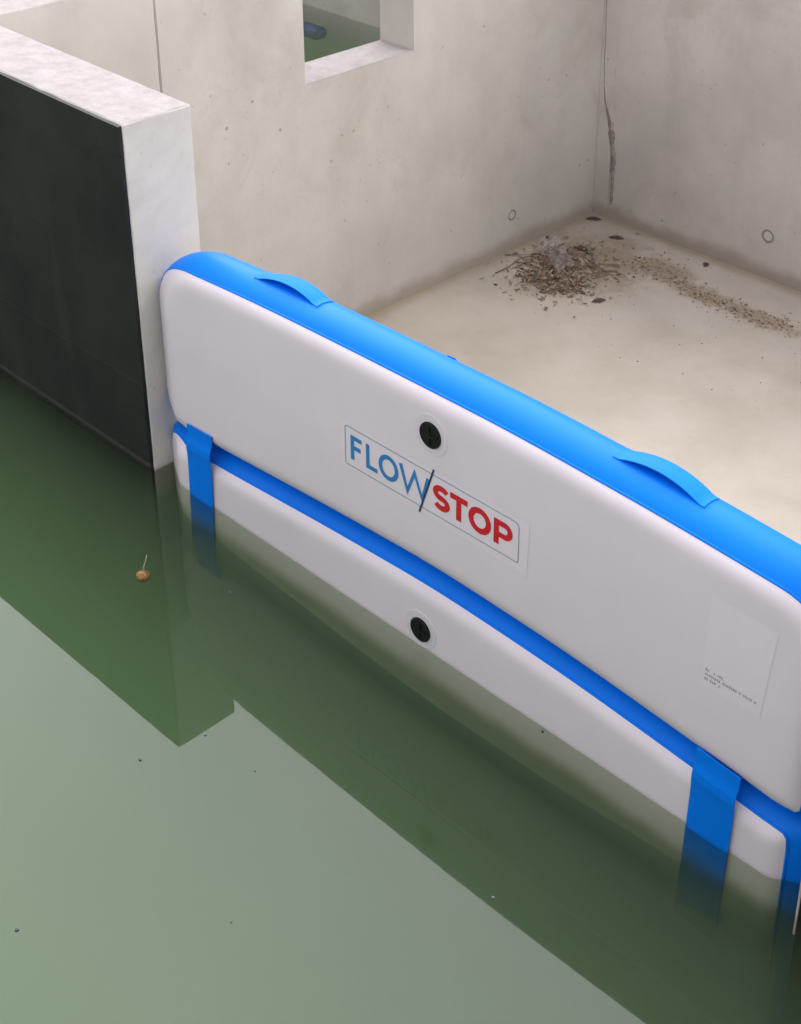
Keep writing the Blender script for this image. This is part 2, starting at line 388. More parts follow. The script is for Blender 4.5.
def plug(parent, c, n_axis, r=.034):
    bm = bmesh.new()
    N = 28
    for (ra, rb, h0, h1) in ((r, r*.78, .0006, .0006), (r*.78, 0, .0006, .0012)):
        pass
    ring = []
    for rr, hh in ((r, -.001), (r, .0022), (r*.84, .0022), (r*.70, .0004)):
        vs = []
        for i in range(N):
            a = 2*math.pi*i/N; u, v = rr*math.cos(a), rr*math.sin(a)
            vs.append(bm.verts.new((c[0]+u, c[1]-hh, c[2]+v) if n_axis == 'y' else (c[0]+hh, c[1]+u, c[2]+v)))
        ring.append(vs)
    for k in range(3):
        for i in range(N): 
            f = bm.faces.new([ring[k][i], ring[k][(i+1) % N], ring[k+1][(i+1) % N], ring[k+1][i]])
            f.material_index = 1 if k > 0 else 0
    f = bm.faces.new(ring[3]); f.material_index = 0
    bmesh.ops.recalc_face_normals(bm, faces=bm.faces[:])
    return obj('tie_hole_plug', bm, [parent.data.materials[0], M['joint']], parent)
plug(ww, (XW, 3.095, -.463), 'x', .03)
w2 = obj('concrete_wall', rough_box((XW-TW, T+.001, -3.1), (XW, .968, H), .1, .0008, .003, 8), M['wall_conc']); paint_top(w2, H)
tag(w2, 'short pale concrete wall length between the dark-faced wall and the vertical joint', 'wall')
bm = bx((XW-TW+.02, .9683, -1.5), (XW-.004, .972, H-.01)); obj('joint_filler', bm, M['joint'], ww)
# back wall
bm = rough_box((-5.1, YB, -3.1), (6.4, YB+TW, 1.75), .12, .0012, .004, 11)
bw = obj('concrete_wall', bm, M['back_conc']); paint_top(bw, 1.75)
tag(bw, 'grey concrete back wall with round tie plug and dark leak stain at the corner', 'wall')
plug(bw, (-.061, YB-.0012, -.43), 'y', .036)
# sealant run out of the corner joint
pts = [(-1.178, .60, .002), (-1.172, .35, .0025), (-1.163, .09, .003), (-1.150, 0, .010), (-1.118, -.09, .020), (-1.098, -.19, .026), (-1.080, -.30, .021), (-1.074, -.40, .014), (-1.072, -.50, .010), (-1.074, -.60, .006)]
bm = bmesh.new(); prev = None
for k in range(len(pts)-1):
    for s in range(6):
        f = s/6; x = pts[k][0]*(1-f)+pts[k+1][0]*f; z = pts[k][1]*(1-f)+pts[k+1][1]*f; wd = pts[k][2]*(1-f)+pts[k+1][2]*f
        wd *= rnd.uniform(.7, 1.25); x += rnd.uniform(-.003, .003)
        cur = [bm.verts.new((x-wd, YB-.0005, z)), bm.verts.new((x-wd*.4, YB-.008, z)), bm.verts.new((x+wd*.4, YB-.008, z)), bm.verts.new((x+wd, YB-.0005, z))]
        if prev:
            for i in range(3): bm.faces.new([prev[i], prev[i+1], cur[i+1], cur[i]])
        prev = cur
bmesh.ops.recalc_face_normals(bm, faces=bm.faces[:])
obj('joint_sealant', bm, M['seal'], bw)
# raised casting strip in the corner
bm = bx((XW+.001, YB-.006, ZF), (XW+.1, YB+.01, 1.7)); obj('corner_strip', bm, M['back_conc'], bw)

for o in col.objects:
    if o.name.startswith('concrete_wall'): o['kind'] = 'thing'
# quay and outer banks (outside the picture, they shade and reflect)
tag(obj('quay', rough_box((3.52, -5.3, -3.1), (6.4, -.04, H), .3, .001, .004, 2), M['lane_conc']), kind='structure')
tag(obj('chamber_side', bx((3.6, T+.001, -3.1), (6.4, YB-.001, H)), M['lane_conc']), kind='structure')
tag(obj('far_bank', bx((-5.5, -5.5, -3.1), (3.515, -5.21, H)), M['lane_conc']), kind='structure')
tag(obj('side_bank', bx((-5.5, -5.2, -3.1), (-5.21, 4.0, H)), M['lane_conc']), kind='structure')

# ------------------------------------------------------------ inflatable barrier
RR = .095
YD = .01
bm = rough_box((.002, -.012, -3.1), (2.510, .195, ZF-.001), .1, .001, .004, 14)
sl = obj('threshold_beam', bm, M['clad']); tag(sl, 'dark beam under the murky water on which the white barrier stands', 'beam', kind='thing')
root = empty('inflatable_flood_barrier', (1.26, YD+RR, ZF))
tag(root, 'white and blue inflatable flood barrier of two stacked panels standing in green water between walls', 'flood barrier')
def interp(tab, x):
    if x <= tab[0][0]: return tab[0][1]
    for (a, va), (b, vb) in zip(tab, tab[1:]):
        if x <= b:
            f = (x-a)/(b-a); 
            return va+(vb-va)*f
    return tab[-1][1]
def smooth(tab):
    n = 60; xs = [tab[0][0]+(tab[-1][0]-tab[0][0])*i/n for i in range(n+1)]; vs = [interp(tab, x) for x in xs]
    for _ in range(14): vs = [vs[0]]+[(vs[i-1]+2*vs[i]+vs[i+1])/4 for i in range(1, n)]+[vs[-1]]
    return list(zip(xs, vs))
ZSEAM = smooth([(.05, .182), (.34, .194), (.8, .226), (1.28, .25), (1.75, .236), (2.15, .203), (2.45, .172)])
ZTOP = smooth([(.05, .738), (.27, .757), (.6, .772), (.93, .779), (1.52, .785), (2.0, .768), (2.39, .742), (2.6, .72)])
def blocal(p): return Vector(p)-Vector(root.location)
TH = R_(52)
def panel(x0, x1, zb, zt, radii, name, sh_=(0, 0, 0, 0)):
    """core rounded rectangle swept by a half round rim; white faces run onto the rim"""
    # outline: list of (x, v, nx, nz, extra)
    hgt = 1.0
    out = []
    zc0, zc1 = zb(1.2), zt(1.2)
    Hh = zc1-zc0
    def corner(cx, cz, r, a0, a1, q=0, n=9):
        for i in range(n+1):
            sharp.append(q)
            a = a0+(a1-a0)*i/n; out.append((cx+r*math.cos(a), cz+r*math.sin(a), math.cos(a), math.sin(a)))
    def line(p, q, nx, nz, n):
        for i in range(1, n): sharp.append(0); out.append((p[0]+(q[0]-p[0])*i/n, p[1]+(q[1]-p[1])*i/n, nx, nz))
    tl, tr, br, bl = radii; P = math.pi; sharp = []
    # counter-clockwise seen from the front (x right, z up), start bottom-left
    corner(x0+bl, bl, bl, P, 1.5*P, sh_[3]); line((x0+bl, 0), (x1-br, 0), 0, -1, 60)
    corner(x1-br, br, br, 1.5*P, 2*P, sh_[2]); line((x1, br), (x1, Hh-tr), 1, 0, 16)
    corner(x1-tr, Hh-tr, tr, 0, .5*P, sh_[1]); line((x1-tr, Hh), (x0+tl, Hh), 0, 1, 60)
    corner(x0+tl, Hh-tl, tl, .5*P, P, sh_[0]); line((x0, Hh-tl), (x0, bl), -1, 0, 16)
    N = len(out)
    def place(x, zl, ox, oz, y):
        v = zl/Hh; z = zb(x)+(zt(x)-zb(x))*v
        return blocal((x+ox, YD+y, z+oz))
    def rim_pt(k, th):
        x, zl, nx, nz = out[k]
        if nx < 0 and abs(th) <= R_(90):            # on the side at the wall end the white runs further round
            lim = TH-R_(38)*(-nx)**2
            a_ = abs(th); a_ = a_*lim/TH if a_ <= TH else lim+(a_-TH)*(R_(90)-lim)/(R_(90)-TH)
            th = math.copysign(a_, th)
        e = RR*math.cos(th)
        sq = sharp[k]; f_ = max(.75 if sq >= 1 else 0., min(1., (abs(th)-R_(20))/R_(32))) if sq else 0
        if f_: m_ = 1+(1/max(abs(nx), abs(nz))-1)*f_*sq; nx, nz = nx*m_, nz*m_
        ex = 0
        if nx < 0: ex = (x0-RR+.0)*0+max(0., (x0-RR-.001))*abs(nx)
        if nx > 0: ex = max(0., 2.510-(x1+RR))*nx
        g = max(0., (math.cos(th)-math.cos(TH))/(1-math.cos(TH)))
        g = g*g*(3-2*g)
        y = RR+RR*math.sin(th)
        if abs(th) > TH:                              # taut fabric: flat almost to the weld
            u = (abs(th)-TH)/(R_(90)-TH); yy = RR*(1-math.sin(TH))*(1-u)**3
            y = yy if th < 0 else 2*RR-yy
            e = RR*math.cos(TH)*(1-u)
        return place(x, zl, nx*(e+ex*g), nz*e, y)
    # white faces (front and back)
    bm = bmesh.new()
    for side in (-1, 1):
        rings = []
        for th in (R_(52), R_(58), R_(66), R_(74), R_(82), R_(90)):
            rings.append([bm.verts.new(rim_pt(k, side*th)) for k in range(N)])
        m = Hh/2
        for s in (.93, .8, .5, .15):
            vs = []
            for k in range(N):
                x, zl, nx, nz = out[k]
                mx = min(max(x, x0+m), x1-m); mz = m
                X = mx+(x-mx)*s; Z = mz+(zl-mz)*s
                vs.append(bm.verts.new(place(X, Z, 0, 0, 0 if side < 0 else 2*RR)))
            rings.append(vs)
        for a, b in zip(rings, rings[1:]):
            for k in range(N):
                q = [a[k], a[(k+1) % N], b[(k+1) % N], b[k]]
                bm.faces.new(q if side < 0 else q[::-1])
        # centre strip
        last = rings[-1]
        es = []
        try: bmesh.ops.contextual_create(bm, geom=[bm.edges.get((last[k], last[(k+1) % N])) for k in range(N)])
        except Exception: pass
    face = obj(name, bm, M['white'], root, smooth=True)
    bm = bmesh.new(); rings = []
    for i in range(25):
        th = -TH-.02+(2*TH+.04)*i/24
        th = -(R_(52))+(2*R_(52))*i/24
        rings.append([bm.verts.new(rim_pt(k, th)) for k in range(N)])
    for a, b in zip(rings, rings[1:]):
        for k in range(N): bm.faces.new([a[(k+1) % N], a[k], b[k], b[(k+1) % N]][::-1])
    bmesh.ops.recalc_face_normals(bm, faces=bm.faces[:])
    band = obj('side_band', bm, M['blue'], face, smooth=True)
    # welded seam: a thin tape lying over the joint of blue and white
    bm = bmesh.new(); 
    for side in (-1, 1):
        rr = []
        for th, lift in ((R_(50.0), .0), (R_(50.2), .0012), (R_(53.6), .0012), (R_(53.8), 0.)):
            vs = []
            for k in range(N):
                p0 = rim_pt(k, side*th); x, zl, nx, nz = out[k]
                p0 = p0+Vector((nx*math.cos(th), side*math.sin(th), nz*math.cos(th)))*lift
                vs.append(bm.verts.new(p0))
            rr.append(vs)
        for a, b in zip(rr, rr[1:]):
            for k in range(N): bm.faces.new([a[k], a[(k+1) % N], b[(k+1) % N], b[k]])
    bmesh.ops.recalc_face_normals(bm, faces=bm.faces[:])
    obj('seam_tape', bm, M['blue'], face, smooth=True)
    return face
zb1 = lambda x: interp(ZSEAM, x)+RR
zt1 = lambda x: interp(ZTOP, x)
zt2 = lambda x: interp(ZSEAM, x)-RR
zb2 = lambda x: ZF+RR
up_p = panel(.150, 2.395, zb1, zt1, (.12, .07, .02, .035), 'panel', (.3, .4, 1, 1))
up_p['label'] = 'upper panel with logo and carrying handles'
lo_p = panel(.150, 2.372, zb2, zt2, (.02, .015, .03, .03), 'panel', (1, 1, .5, .5))
lo_p['label'] = 'lower panel dipping into the water'

def front(x, z, y=0.): return blocal((x, YD-y, z))
def disc(bm, x, z, r0, r1, y0, y1, mi=0, N=32):
    """ring or disc facing the viewer's side, with thickness"""
    a = []
    prof = [(r1, -.0005), (r1, y1), (r0, y1)] if r0 > 0 else [(r1, y0), (r1, y1), (r1*.92, y1+.001)]
    for rr, yy in prof:
        a.append([bm.verts.new(front(x+rr*math.cos(2*math.pi*i/N), z+rr*math.sin(2*math.pi*i/N), yy)) for i in range(N)])
    for k in range(len(a)-1):
        for i in range(N):
            f = bm.faces.new([a[k][i], a[k][(i+1) % N], a[k+1][(i+1) % N], a[k+1][i]]); f.material_index = mi
    if r0 == 0:
        f = bm.faces.new(a[-1]); f.material_index = mi
def valve(x, z, parent):
    bm = bmesh.new()
    disc(bm, x, z, .0385, .060, 0, .0012, 0)
    disc(bm, x, z, 0, .0375, .001, .006, 1)
    # cross grip and rim on the cap
    for sx, sz in ((.026, .0035), (.0035, .026)):
        vs = []
        for yy in (.0065, .0105):
            for a, b in ((-1, -1), (1, -1), (1, 1), (-1, 1)):
                vs.append(bm.verts.new(front(x+a*sx*(1 if sx > sz else .98), z+b*sz, yy+(0.0003 if sx > sz else 0))))
        for f in ((4, 5, 6, 7), (0, 1, 5, 4), (1, 2, 6, 5), (2, 3, 7, 6), (3, 0, 4, 7)):
            fc = bm.faces.new([vs[i] for i in f]); fc.material_index = 1
    bmesh.ops.recalc_face_normals(bm, faces=bm.faces[:])
    v = obj('valve', bm, [M['ring'], M['black']], parent)
    # lanyard loop peeping out below the cap
    bm = bmesh.new(); ring = []
    for i in range(9):
        a = math.pi+.15+i/8*1.3; cx, cz = x-.006, z-.006
        ring.append((cx+.041*math.cos(a), cz+.041*math.sin(a)))
    tube_pts(bm, [front(a, b, .003) for a, b in ring], .0012)
    return v
def tube_pts(bm, pts, r, n=6, taper=1.):
    prev = None; L = len(pts)
    for i, p in enumerate(pts):
        p = Vector(p); d = (Vector(pts[min(i+1, L-1)])-Vector(pts[max(i-1, 0)])).normalized()
        u = d.cross(Vector((0, .3, 1))).normalized(); v = d.cross(u)
        rr = r*(1+(taper-1)*i/max(1, L-1))
        cur = [bm.verts.new(p+(u*math.cos(2*math.pi*k/n)+v*math.sin(2*math.pi*k/n))*rr) for k in range(n)]
        if prev:
            for k in range(n): bm.faces.new([prev[k], prev[(k+1) % n], cur[(k+1) % n], cur[k]])
        else: bm.faces.new(cur[::-1])
        prev = cur
    bm.faces.new(prev)
valve(1.279, .722, up_p); valve(1.242, .059, lo_p)

# --- logo: rounded frame, FLOW in light blue strokes, STOP in bold red, slash between
LX0, LX1 = .945, 1.592
def lmap(u, v, y):                      # u 0..1 across, v 0..1 up
    x = LX0+(LX1-LX0)*u
    zlo = .478+(.481-.478)*u; zhi = .604+(.602-.604)*u
    return front(x, zlo+(zhi-zlo)*v, y)
AS = (LX1-LX0)/.125                     # one unit of v in units of u
def ribbon(bm, pts, wd, y, mi, closed=False, thick=.0006):
    """flat mitred ribbon; pts in (u in v-units, v)"""
    P = [Vector(p) for p in pts]; n = len(P); L = []; Rr = []
    for i in range(n):
        a = P[(i-1) % n] if (closed or i > 0) else None; b = P[(i+1) % n] if (closed or i < n-1) else None
        d1 = (P[i]-a).normalized() if a is not None else None; d2 = (b-P[i]).normalized() if b is not None else None
        if d1 is None: d1 = d2
        if d2 is None: d2 = d1
        n1 = Vector((-d1.y, d1.x)); n2 = Vector((-d2.y, d2.x)); m = (n1+n2).normalized()
        k = min(2.2, 1/max(.3, m.dot(n1)))
        L.append(P[i]+m*wd/2*k); Rr.append(P[i]-m*wd/2*k)
    vl = [bm.verts.new(lmap(p.x/AS, p.y, y)) for p in L]; vr = [bm.verts.new(lmap(p.x/AS, p.y, y)) for p in Rr]
    for i in range(n if closed else n-1):
        j = (i+1) % n
        f = bm.faces.new([vl[i], vr[i], vr[j], vl[j]]); f.material_index = mi
def arc(cx, cy, rx, ry, a0, a1, n=14): return [(cx+rx*math.cos(R_(a0+(a1-a0)*i/n)), cy+ry*math.sin(R_(a0+(a1-a0)*i/n))) for i in range(n+1)]
bm = bmesh.new()
Y_ = .0016
# frame line
W_ = AS; r = .13
fr = arc(r*.6, 1-r*.6, r*.6, r*.6, 180, 90, 5)+arc(W_-r, 1-r, r, r, 90, 0, 6)+arc(W_-.04, .04, .04, .04, 0, -90, 3)+arc(.04, .04, .04, .04, 270, 180, 3)
ribbon(bm, fr, .022, Y_, 2, closed=True)
lo, hi = .19, .82
def U(u): return u*AS
t = .112
def letterF(x):
    wd = .36
    ribbon(bm, [(x+t/2, lo), (x+t/2, hi-t/2), (x+wd, hi-t/2)], t, Y_, 0); m = (lo+hi)/2+.01
    ribbon(bm, [(x+t, m), (x+wd*.9, m)], t, Y_, 0)
def letterL(x): ribbon(bm, [(x+t/2, hi), (x+t/2, lo+t/2), (x+.36, lo+t/2)], t, Y_, 0)
def letterO(x, wd, th, mi):
    pts = arc(x+wd/2, (lo+hi)/2, (wd-th)/2, (hi-lo-th)/2+.01, 0, 360, 32)[:-1]; ribbon(bm, pts, th, Y_, mi, closed=True)
letterF(U(.034)); letterL(U(.130)); letterO(U(.208), .62, t, 0)
x = U(.335); wd = U(.505)-x
ribbon(bm, [(x+.03, hi), (x+wd*.27, lo+.02), (x+wd*.52, hi-.06), (x+wd*.78, lo+.02), (x+wd-.01, hi)], t*.92, Y_, 0)
# slash
ribbon(bm, [(U(.452), -.16), (U(.535), 1.14)], .05, Y_+.0006, 3)
T_ = .145
# S
xs_, ws = U(.530), .50
cx = xs_+ws/2; rr = (hi-lo-T_)/4+.002; mid = (lo+hi)/2
S = arc(cx, mid+rr, ws/2-T_/2, rr, 28, 270, 16)+arc(cx, mid-rr, ws/2-T_/2, rr, 90, -152, 16)[1:]
ribbon(bm, S, T_, Y_, 1)
# T
xt = U(.628); wt = .50
ribbon(bm, [(xt, hi-T_/2), (xt+wt, hi-T_/2)], T_, Y_, 1); ribbon(bm, [(xt+wt/2, lo), (xt+wt/2, hi-T_)], T_, Y_, 1)
letterO(U(.730), .64, T_, 1)
xp = U(.868)
ribbon(bm, [(xp+T_/2, lo), (xp+T_/2, hi)], T_, Y_, 1)
pr_ = .20; zt_ = hi-T_/2; zl_ = hi-T_/2-.30
ribbon(bm, [(xp+T_, zt_), (xp+.30, zt_)]+arc(xp+.30, (zt_+zl_)/2, .15, .15, 90, -90, 12)[1:-1]+[(xp+.30, zl_), (xp+T_, zl_)], T_*.95, Y_, 1)
lg = obj('logo_print', bm, [M['ink_blue'], M['ink_red'], M['ink_line'], M['ink_navy']], up_p)
bmx = bmesh.new(); 
def sheet(bm, c, y):
    f = bm.faces.new([bm.verts.new(front(x, z, y)) for x, z in c])
sheet(bmx, [(.93, .466), (1.622, .455), (1.626, .615), (.935, .617)], .0007)
obj('logo_sticker', bmx, M['sticker'], up_p)
# info sticker lower right: clear white film with three lines of tiny grey print
bmx = bmesh.new(); sheet(bmx, [(2.163, .445), (2.325, .445), (2.345, .700), (2.168, .706)], .0007); obj('info_sticker', bmx, M['sticker'], up_p)
bm = bmesh.new(); rr_ = random.Random(5)
for row, (z, x1) in enumerate(((.491, 2.222), (.478, 2.318), (.464, 2.212))):
    x = 2.172
    while x < x1:
        wl = rr_.uniform(.0025, .0045); hh = rr_.choice((.0055, .0075))
        if rr_.random() < .85:
            f = bm.faces.new([bm.verts.new(front(a, b, .0014)) for a, b in ((x, z), (x+wl, z), (x+wl, z+hh), (x, z+hh))])
        x += wl+.0022+(.005 if rr_.random() < .12 else 0)
obj('fine_print', bm, M['ink_grey'], up_p)

# --- straps that hold the two panels together
def strap(xa, xb, ztop, skew, nm='strap'):
    bm = bmesh.new()
    zs_ = [ztop, ztop-.002, ztop-.02, ztop-.04, ztop-.062, ztop-.085, ztop-.11, ztop-.15, ztop-.2, ztop-.28, ztop-.42, ztop-.56]
    ys_ = [.0, .003, .004, .006, .011, .012, .009, .007, .006, .005, .004, .003]
    rows = []
    for side in (0, 1):
        rw = []
        for z, y in zip(zs_, ys_):
            t_ = (ztop-z); xo = skew*t_
            row = []
            for i in range(7):
                f = i/6; x = xa+xo+(xb-xa)*f
                if z > ztop-.03: x += 0
                zz = z+(ZP(x)-ZP((xa+xb)/2))
                row.append(bm.verts.new(front(x, zz, y+(.0025 if side == 0 else 0)+.0015*math.sin(f*math.pi))))
            rw.append(row)
        rows.append(rw)
    for s, rw in enumerate(rows):
        for a, b in zip(rw, rw[1:]):
            for i in range(6):
                q = [a[i], a[i+1], b[i+1], b[i]]; bm.faces.new(q if s else q[::-1])
    A, B = rows; n = len(zs_)
    for k in range(n-1):
        for i in (0, 6): bm.faces.new([A[k][i], A[k+1][i], B[k+1][i], B[k][i]])
    for k in (0, n-1):
        for i in range(6): bm.faces.new([A[k][i], A[k][i+1], B[k][i+1], B[k][i]])
    bmesh.ops.recalc_face_normals(bm, faces=bm.faces[:])
    s_ = obj(nm, bm, M['web'], root)
    bm = bmesh.new()                                     # doubled stitched end
    vs = []
    for y in (.0035, .0058):
        for x, z in ((xa-.0015, ztop-.036), (xb+.0015, ztop-.036), (xb+.0015, ztop+.003), (xa-.0015, ztop+.003)):
            vs.append(bm.verts.new(front(x, z+(ZP(x)-ZP((xa+xb)/2)), y+.002)))
    for f in ((4, 5, 6, 7), (0, 1, 5, 4), (1, 2, 6, 5), (2, 3, 7, 6), (3, 0, 4, 7)): bm.faces.new([vs[i] for i in f])
    bmesh.ops.recalc_face_normals(bm, faces=bm.faces[:])
    obj('sewn_end', bm, M['web'], s_)
    return s_
ZP = lambda x: interp(ZSEAM, x)
strap(.202, .322, .272, -.06); strap(2.176, 2.300, .250, -.03)

# --- carrying handles on the top rim
def handle(xa, xb, rise=.021):
    bm = bmesh.new(); N = 24; rows = []
    for i in range(N+1):
        f = i/N; x = xa+(xb-xa)*f
        g = max(0., min(1., (f-.07)/.86)); lift = rise*(math.sin(g*math.pi)**.75 if 0 < g < 1 else 0)
        zc = interp(ZTOP, x); row = []
        for th in (-12, -2, 7, 16, 25):
            a = R_(th); rr = RR+.002
            y = RR+rr*math.sin(a); z = zc+rr*math.cos(a)
            row.append((x, y+lift*.25, z+lift))
        rows.append(row)
    for side in (0, 1):
        g = [[bm.verts.new(blocal((p[0], YD+p[1], p[2]+(.0025 if side == 0 else -.0005)))) for p in row] for row in rows]
        if side == 0: G0 = g
        for a, b in zip(g, g[1:]):
            for k in range(4): bm.faces.new([a[k], b[k], b[k+1], a[k+1]] if side == 0 else [a[k], a[k+1], b[k+1], b[k]])
    G1 = g
    for i in range(N):
        for k in (0, 4): bm.faces.new([G0[i][k], G0[i+1][k], G1[i+1][k], G1[i][k]])
    for i in (0, N):
        for k in range(4): bm.faces.new([G0[i][k], G0[i][k+1], G1[i][k+1], G1[i][k]])
    bmesh.ops.recalc_face_normals(bm, faces=bm.faces[:])
    h = obj('handle', bm, M['web'], up_p, smooth=False)
    # welded base patch under the loop
    bm = bmesh.new(); g = []
    for i in range(13):
        f = i/12; x = xa-.02+(xb-xa+.04)*f; zc = interp(ZTOP, x); e = math.sin(min(1, min(f, 1-f)*5)*math.pi/2)
        row = []
        for k in range(9):
            th = R_(6+(k-4)/4*34*(.35+.65*e)); rr = RR+(.0014 if 0 < k < 8 and 0 < i < 12 else -.0003)
            row.append(bm.verts.new(blocal((x, YD+RR+rr*math.sin(th), zc+rr*math.cos(th)))))
        g.append(row)
    for a, b in zip(g, g[1:]):
        for k in range(8): bm.faces.new([a[k], b[k], b[k+1], a[k+1]])
    bmesh.ops.recalc_face_normals(bm, faces=bm.faces[:])
    obj('handle_patch', bm, M['blue'], up_p, smooth=True)
handle(.480, .755); handle(1.810, 2.075)
bm = bmesh.new()
x = 1.20; zc = interp(ZTOP, x)
box(bm, blocal((x-.025, YD+RR+.055, zc+RR*.6)), blocal((x+.022, YD+RR+.070, zc+RR*.80)))
bmesh.ops.bevel(bm, geom=bm.edges[:], offset=.008, segments=3, affect='EDGES')
obj('pull_tab', bm, M['blue'], up_p, smooth=True)

# ------------------------------------------------------------ things in the water
def ball(bm, c, r, sx=1, sy=1, sz=1):
    rs = bmesh.ops.create_uvsphere(bm, u_segments=20, v_segments=12, radius=r)
    for v in rs['verts']: v.co = Vector((v.co.x*sx, v.co.y*sy, v.co.z*sz))+Vector(c)
bm = bmesh.new(); ball(bm, (0, 0, 0), .021, 1.05, 1, .85)
for v in bm.verts: v.co += Vector((math.sin(v.co.y*160)*.0006, 0, math.sin(v.co.x*190)*.0006))
ft = obj('floating_fruit', bm, M['fruit'], loc=(.425, -.352, -.004), smooth=True)
tag(ft, 'small round yellow-brown fruit floating in the green water', 'fruit')
bm = bmesh.new(); tube_pts(bm, [(-.002, .004, .014), (-.006, .010, .028), (-.004, .018, .046), (-.008, .024, .060)], .0022, taper=.5)
obj('stalk', bm, M['pod'], ft, smooth=True)
def fleck(x, y, s, mat, label, cat, name, seed, group=None):
    r = random.Random(seed); bm = bmesh.new(); N = 9; top = []; 
    for i in range(N):
        a = 2*math.pi*i/N; q = s*r.uniform(.5, 1.1); top.append((q*math.cos(a), q*math.sin(a)*.7))
    a = [bm.verts.new((u, v, .0035)) for u, v in top]; b = [bm.verts.new((u*1.1, v*1.1, -.001)) for u, v in top]
    bm.faces.new(a)
    for i in range(N): bm.faces.new([b[i], b[(i+1) % N], a[(i+1) % N], a[i]])
    tag(obj(name, bm, mat, loc=(x, y, 0)), label, cat, group)
fleck(1.273, -1.300, .0065, M['speck'], 'dark leaf scrap floating alone on open green water, lowest and largest', 'leaf scrap', 'leaf_scrap', 1)
fleck(1.041, -.801, .0045, M['speck'], 'tiny dark leaf scrap floating just past the tip of the wall reflection', 'leaf scrap', 'leaf_scrap', 2)
fleck(1.709, -.004, .005, M['speck'], 'tiny dark leaf scrap caught at the waterline of the barrier', 'leaf scrap', 'leaf_scrap', 3)
FL = ['pale foam speck floating close to the barrier, between the left strap and the fruit', 'pale foam speck floating nearest the right strap, largest of the specks', 'faint pale speck floating just right of the wall reflection tip', 'faint pale speck on open water, lowest of the foam specks', 'tiny pale speck on the water near the edge of the barrier reflection']
for k, (x, y, s) in enumerate(((.677, -.223, .0035), (1.979, -.486, .005), (1.088, -.63, .004), (1.60, -.95, .003), (1.28, -.62, .003))):
    fleck(x, y, s, M['foam'], FL[k], 'foam fleck', 'foam_fleck', 10+k, 'pale flecks on the water')
# blue float seen through the window opening
bm = bmesh.new(); box(bm, (-.12, -.05, -.05), (.08, .05, .018)); bmesh.ops.bevel(bm, geom=bm.edges[:], offset=.015, segments=3, affect='EDGES')
fl = obj('float_block', bm, M['float_blue'], loc=(-3.33, 3.60, -.06), smooth=True)
tag(fl, 'blue block floating low in the basin, seen through the window opening', 'float')

# ------------------------------------------------------------ litter on the dry floor
def flake(bm, x, y, z, L, Wd, mi, r, curl=.3):
    a = r.uniform(0, 6.28); tx, ty = r.uniform(-.5, .5), r.uniform(-.5, .5)
    M4 = Matrix.Translation((x, y, z)) @ Matrix.Rotation(a, 4, 'Z') @ Matrix.Rotation(tx, 4, 'X') @ Matrix.Rotation(ty, 4, 'Y')
    pr = [(-.5, 0), (-.2, .5), (.2, .42), (.5, 0), (.2, -.42), (-.2, -.5)]
    c = bm.verts.new(M4 @ Vector((0, 0, curl*Wd)))
    vs = [bm.verts.new(M4 @ Vector((p[0]*L, p[1]*Wd, 0))) for p in pr]
    for i in range(6):
        f = bm.faces.new([vs[i], vs[(i+1) % 6], c]); f.material_index = mi
r = random.Random(21); bm = bmesh.new()
def gauss_in(cx, cy, sx, sy): return r.gauss(cx, sx), r.gauss(cy, sy)
for k in range(1500):
    q = r.random()
    if q < .5: x, y = gauss_in(-.80, 2.98, .12, .09); hz = .045*math.exp(-(((x+.80)/.14)**2+((y-2.98)/.12)**2))
    elif q < .85: x, y = gauss_in(-.93, 3.14, .11, .12); hz = .03*math.exp(-(((x+.93)/.13)**2+((y-3.14)/.14)**2))
    else: x, y = gauss_in(-.85, 3.25, .16, .14); hz = .004
    if x < XW+.03: continue
    z = ZF+.004+r.uniform(0, 1)*hz
    mi = r.choices((0, 1, 2), (.2, .48, .32))[0]
    L = r.uniform(.006, .024) if r.random() < .85 else r.uniform(.03, .055)
    flake(bm, x, y, z, L, L*r.uniform(.15, .5), mi, r)
mr_ = random.Random(4)
from mathutils import noise as mn
for (cx, cy, ax, ay, hh) in ((-.80, 2.98, .19, .13, .03), (-.93, 3.15, .17, .17, .022), (-.74, 3.22, .20, .17, .008)):
    g = []
    for i in range(29):
        row = []
        for j in range(29):
            u, v = i/14-1, j/14-1; x, y = cx+u*ax, cy+v*ay
            n_ = mn.fractal(Vector((x*22, y*22, 3)), .8, 2.1, 5); d = math.hypot(u, v)+.35*mn.noise(Vector((x*13, y*13, 0)))
            row.append(bm.verts.new((x, y, ZF-.004+hh*max(-.2, (1-d))*(1+.8*n_)+.004*n_)))
        g.append(row)
    for a, b in zip(g, g[1:]):
        for j in range(28): f = bm.faces.new([a[j], b[j], b[j+1], a[j+1]]); f.material_index = 3
tag(obj('leaf_litter', bm, [M['leaf_dark'], M['leaf_mid'], M['leaf_pale'], M['mud']]), 'heap of dry leaves and straw bits on the dry floor near the corner', 'litter', kind='stuff')
bm = bmesh.new()
path = [(-.66, 3.45), (-.45, 3.46), (-.25, 3.40), (0, 3.385), (.2, 3.40), (.45, 3.44), (.7, 3.5)]
for k in range(1150):
    s = r.random()*(len(path)-1); i = int(s); f = s-i
    x = path[i][0]*(1-f)+path[i+1][0]*f+r.gauss(0, .02); y = path[i][1]*(1-f)+path[i+1][1]*f+r.gauss(0, .05 if s > 1.2 else .075)
    if s > 4.5 and r.random() < .4: continue
    L = r.uniform(.004, .013) if r.random() < .85 else r.uniform(.014, .024); flake(bm, x, y, ZF+.003, L, L*r.uniform(.3, .7), r.choices((0, 1, 2), (.06, .55, .39))[0], r)
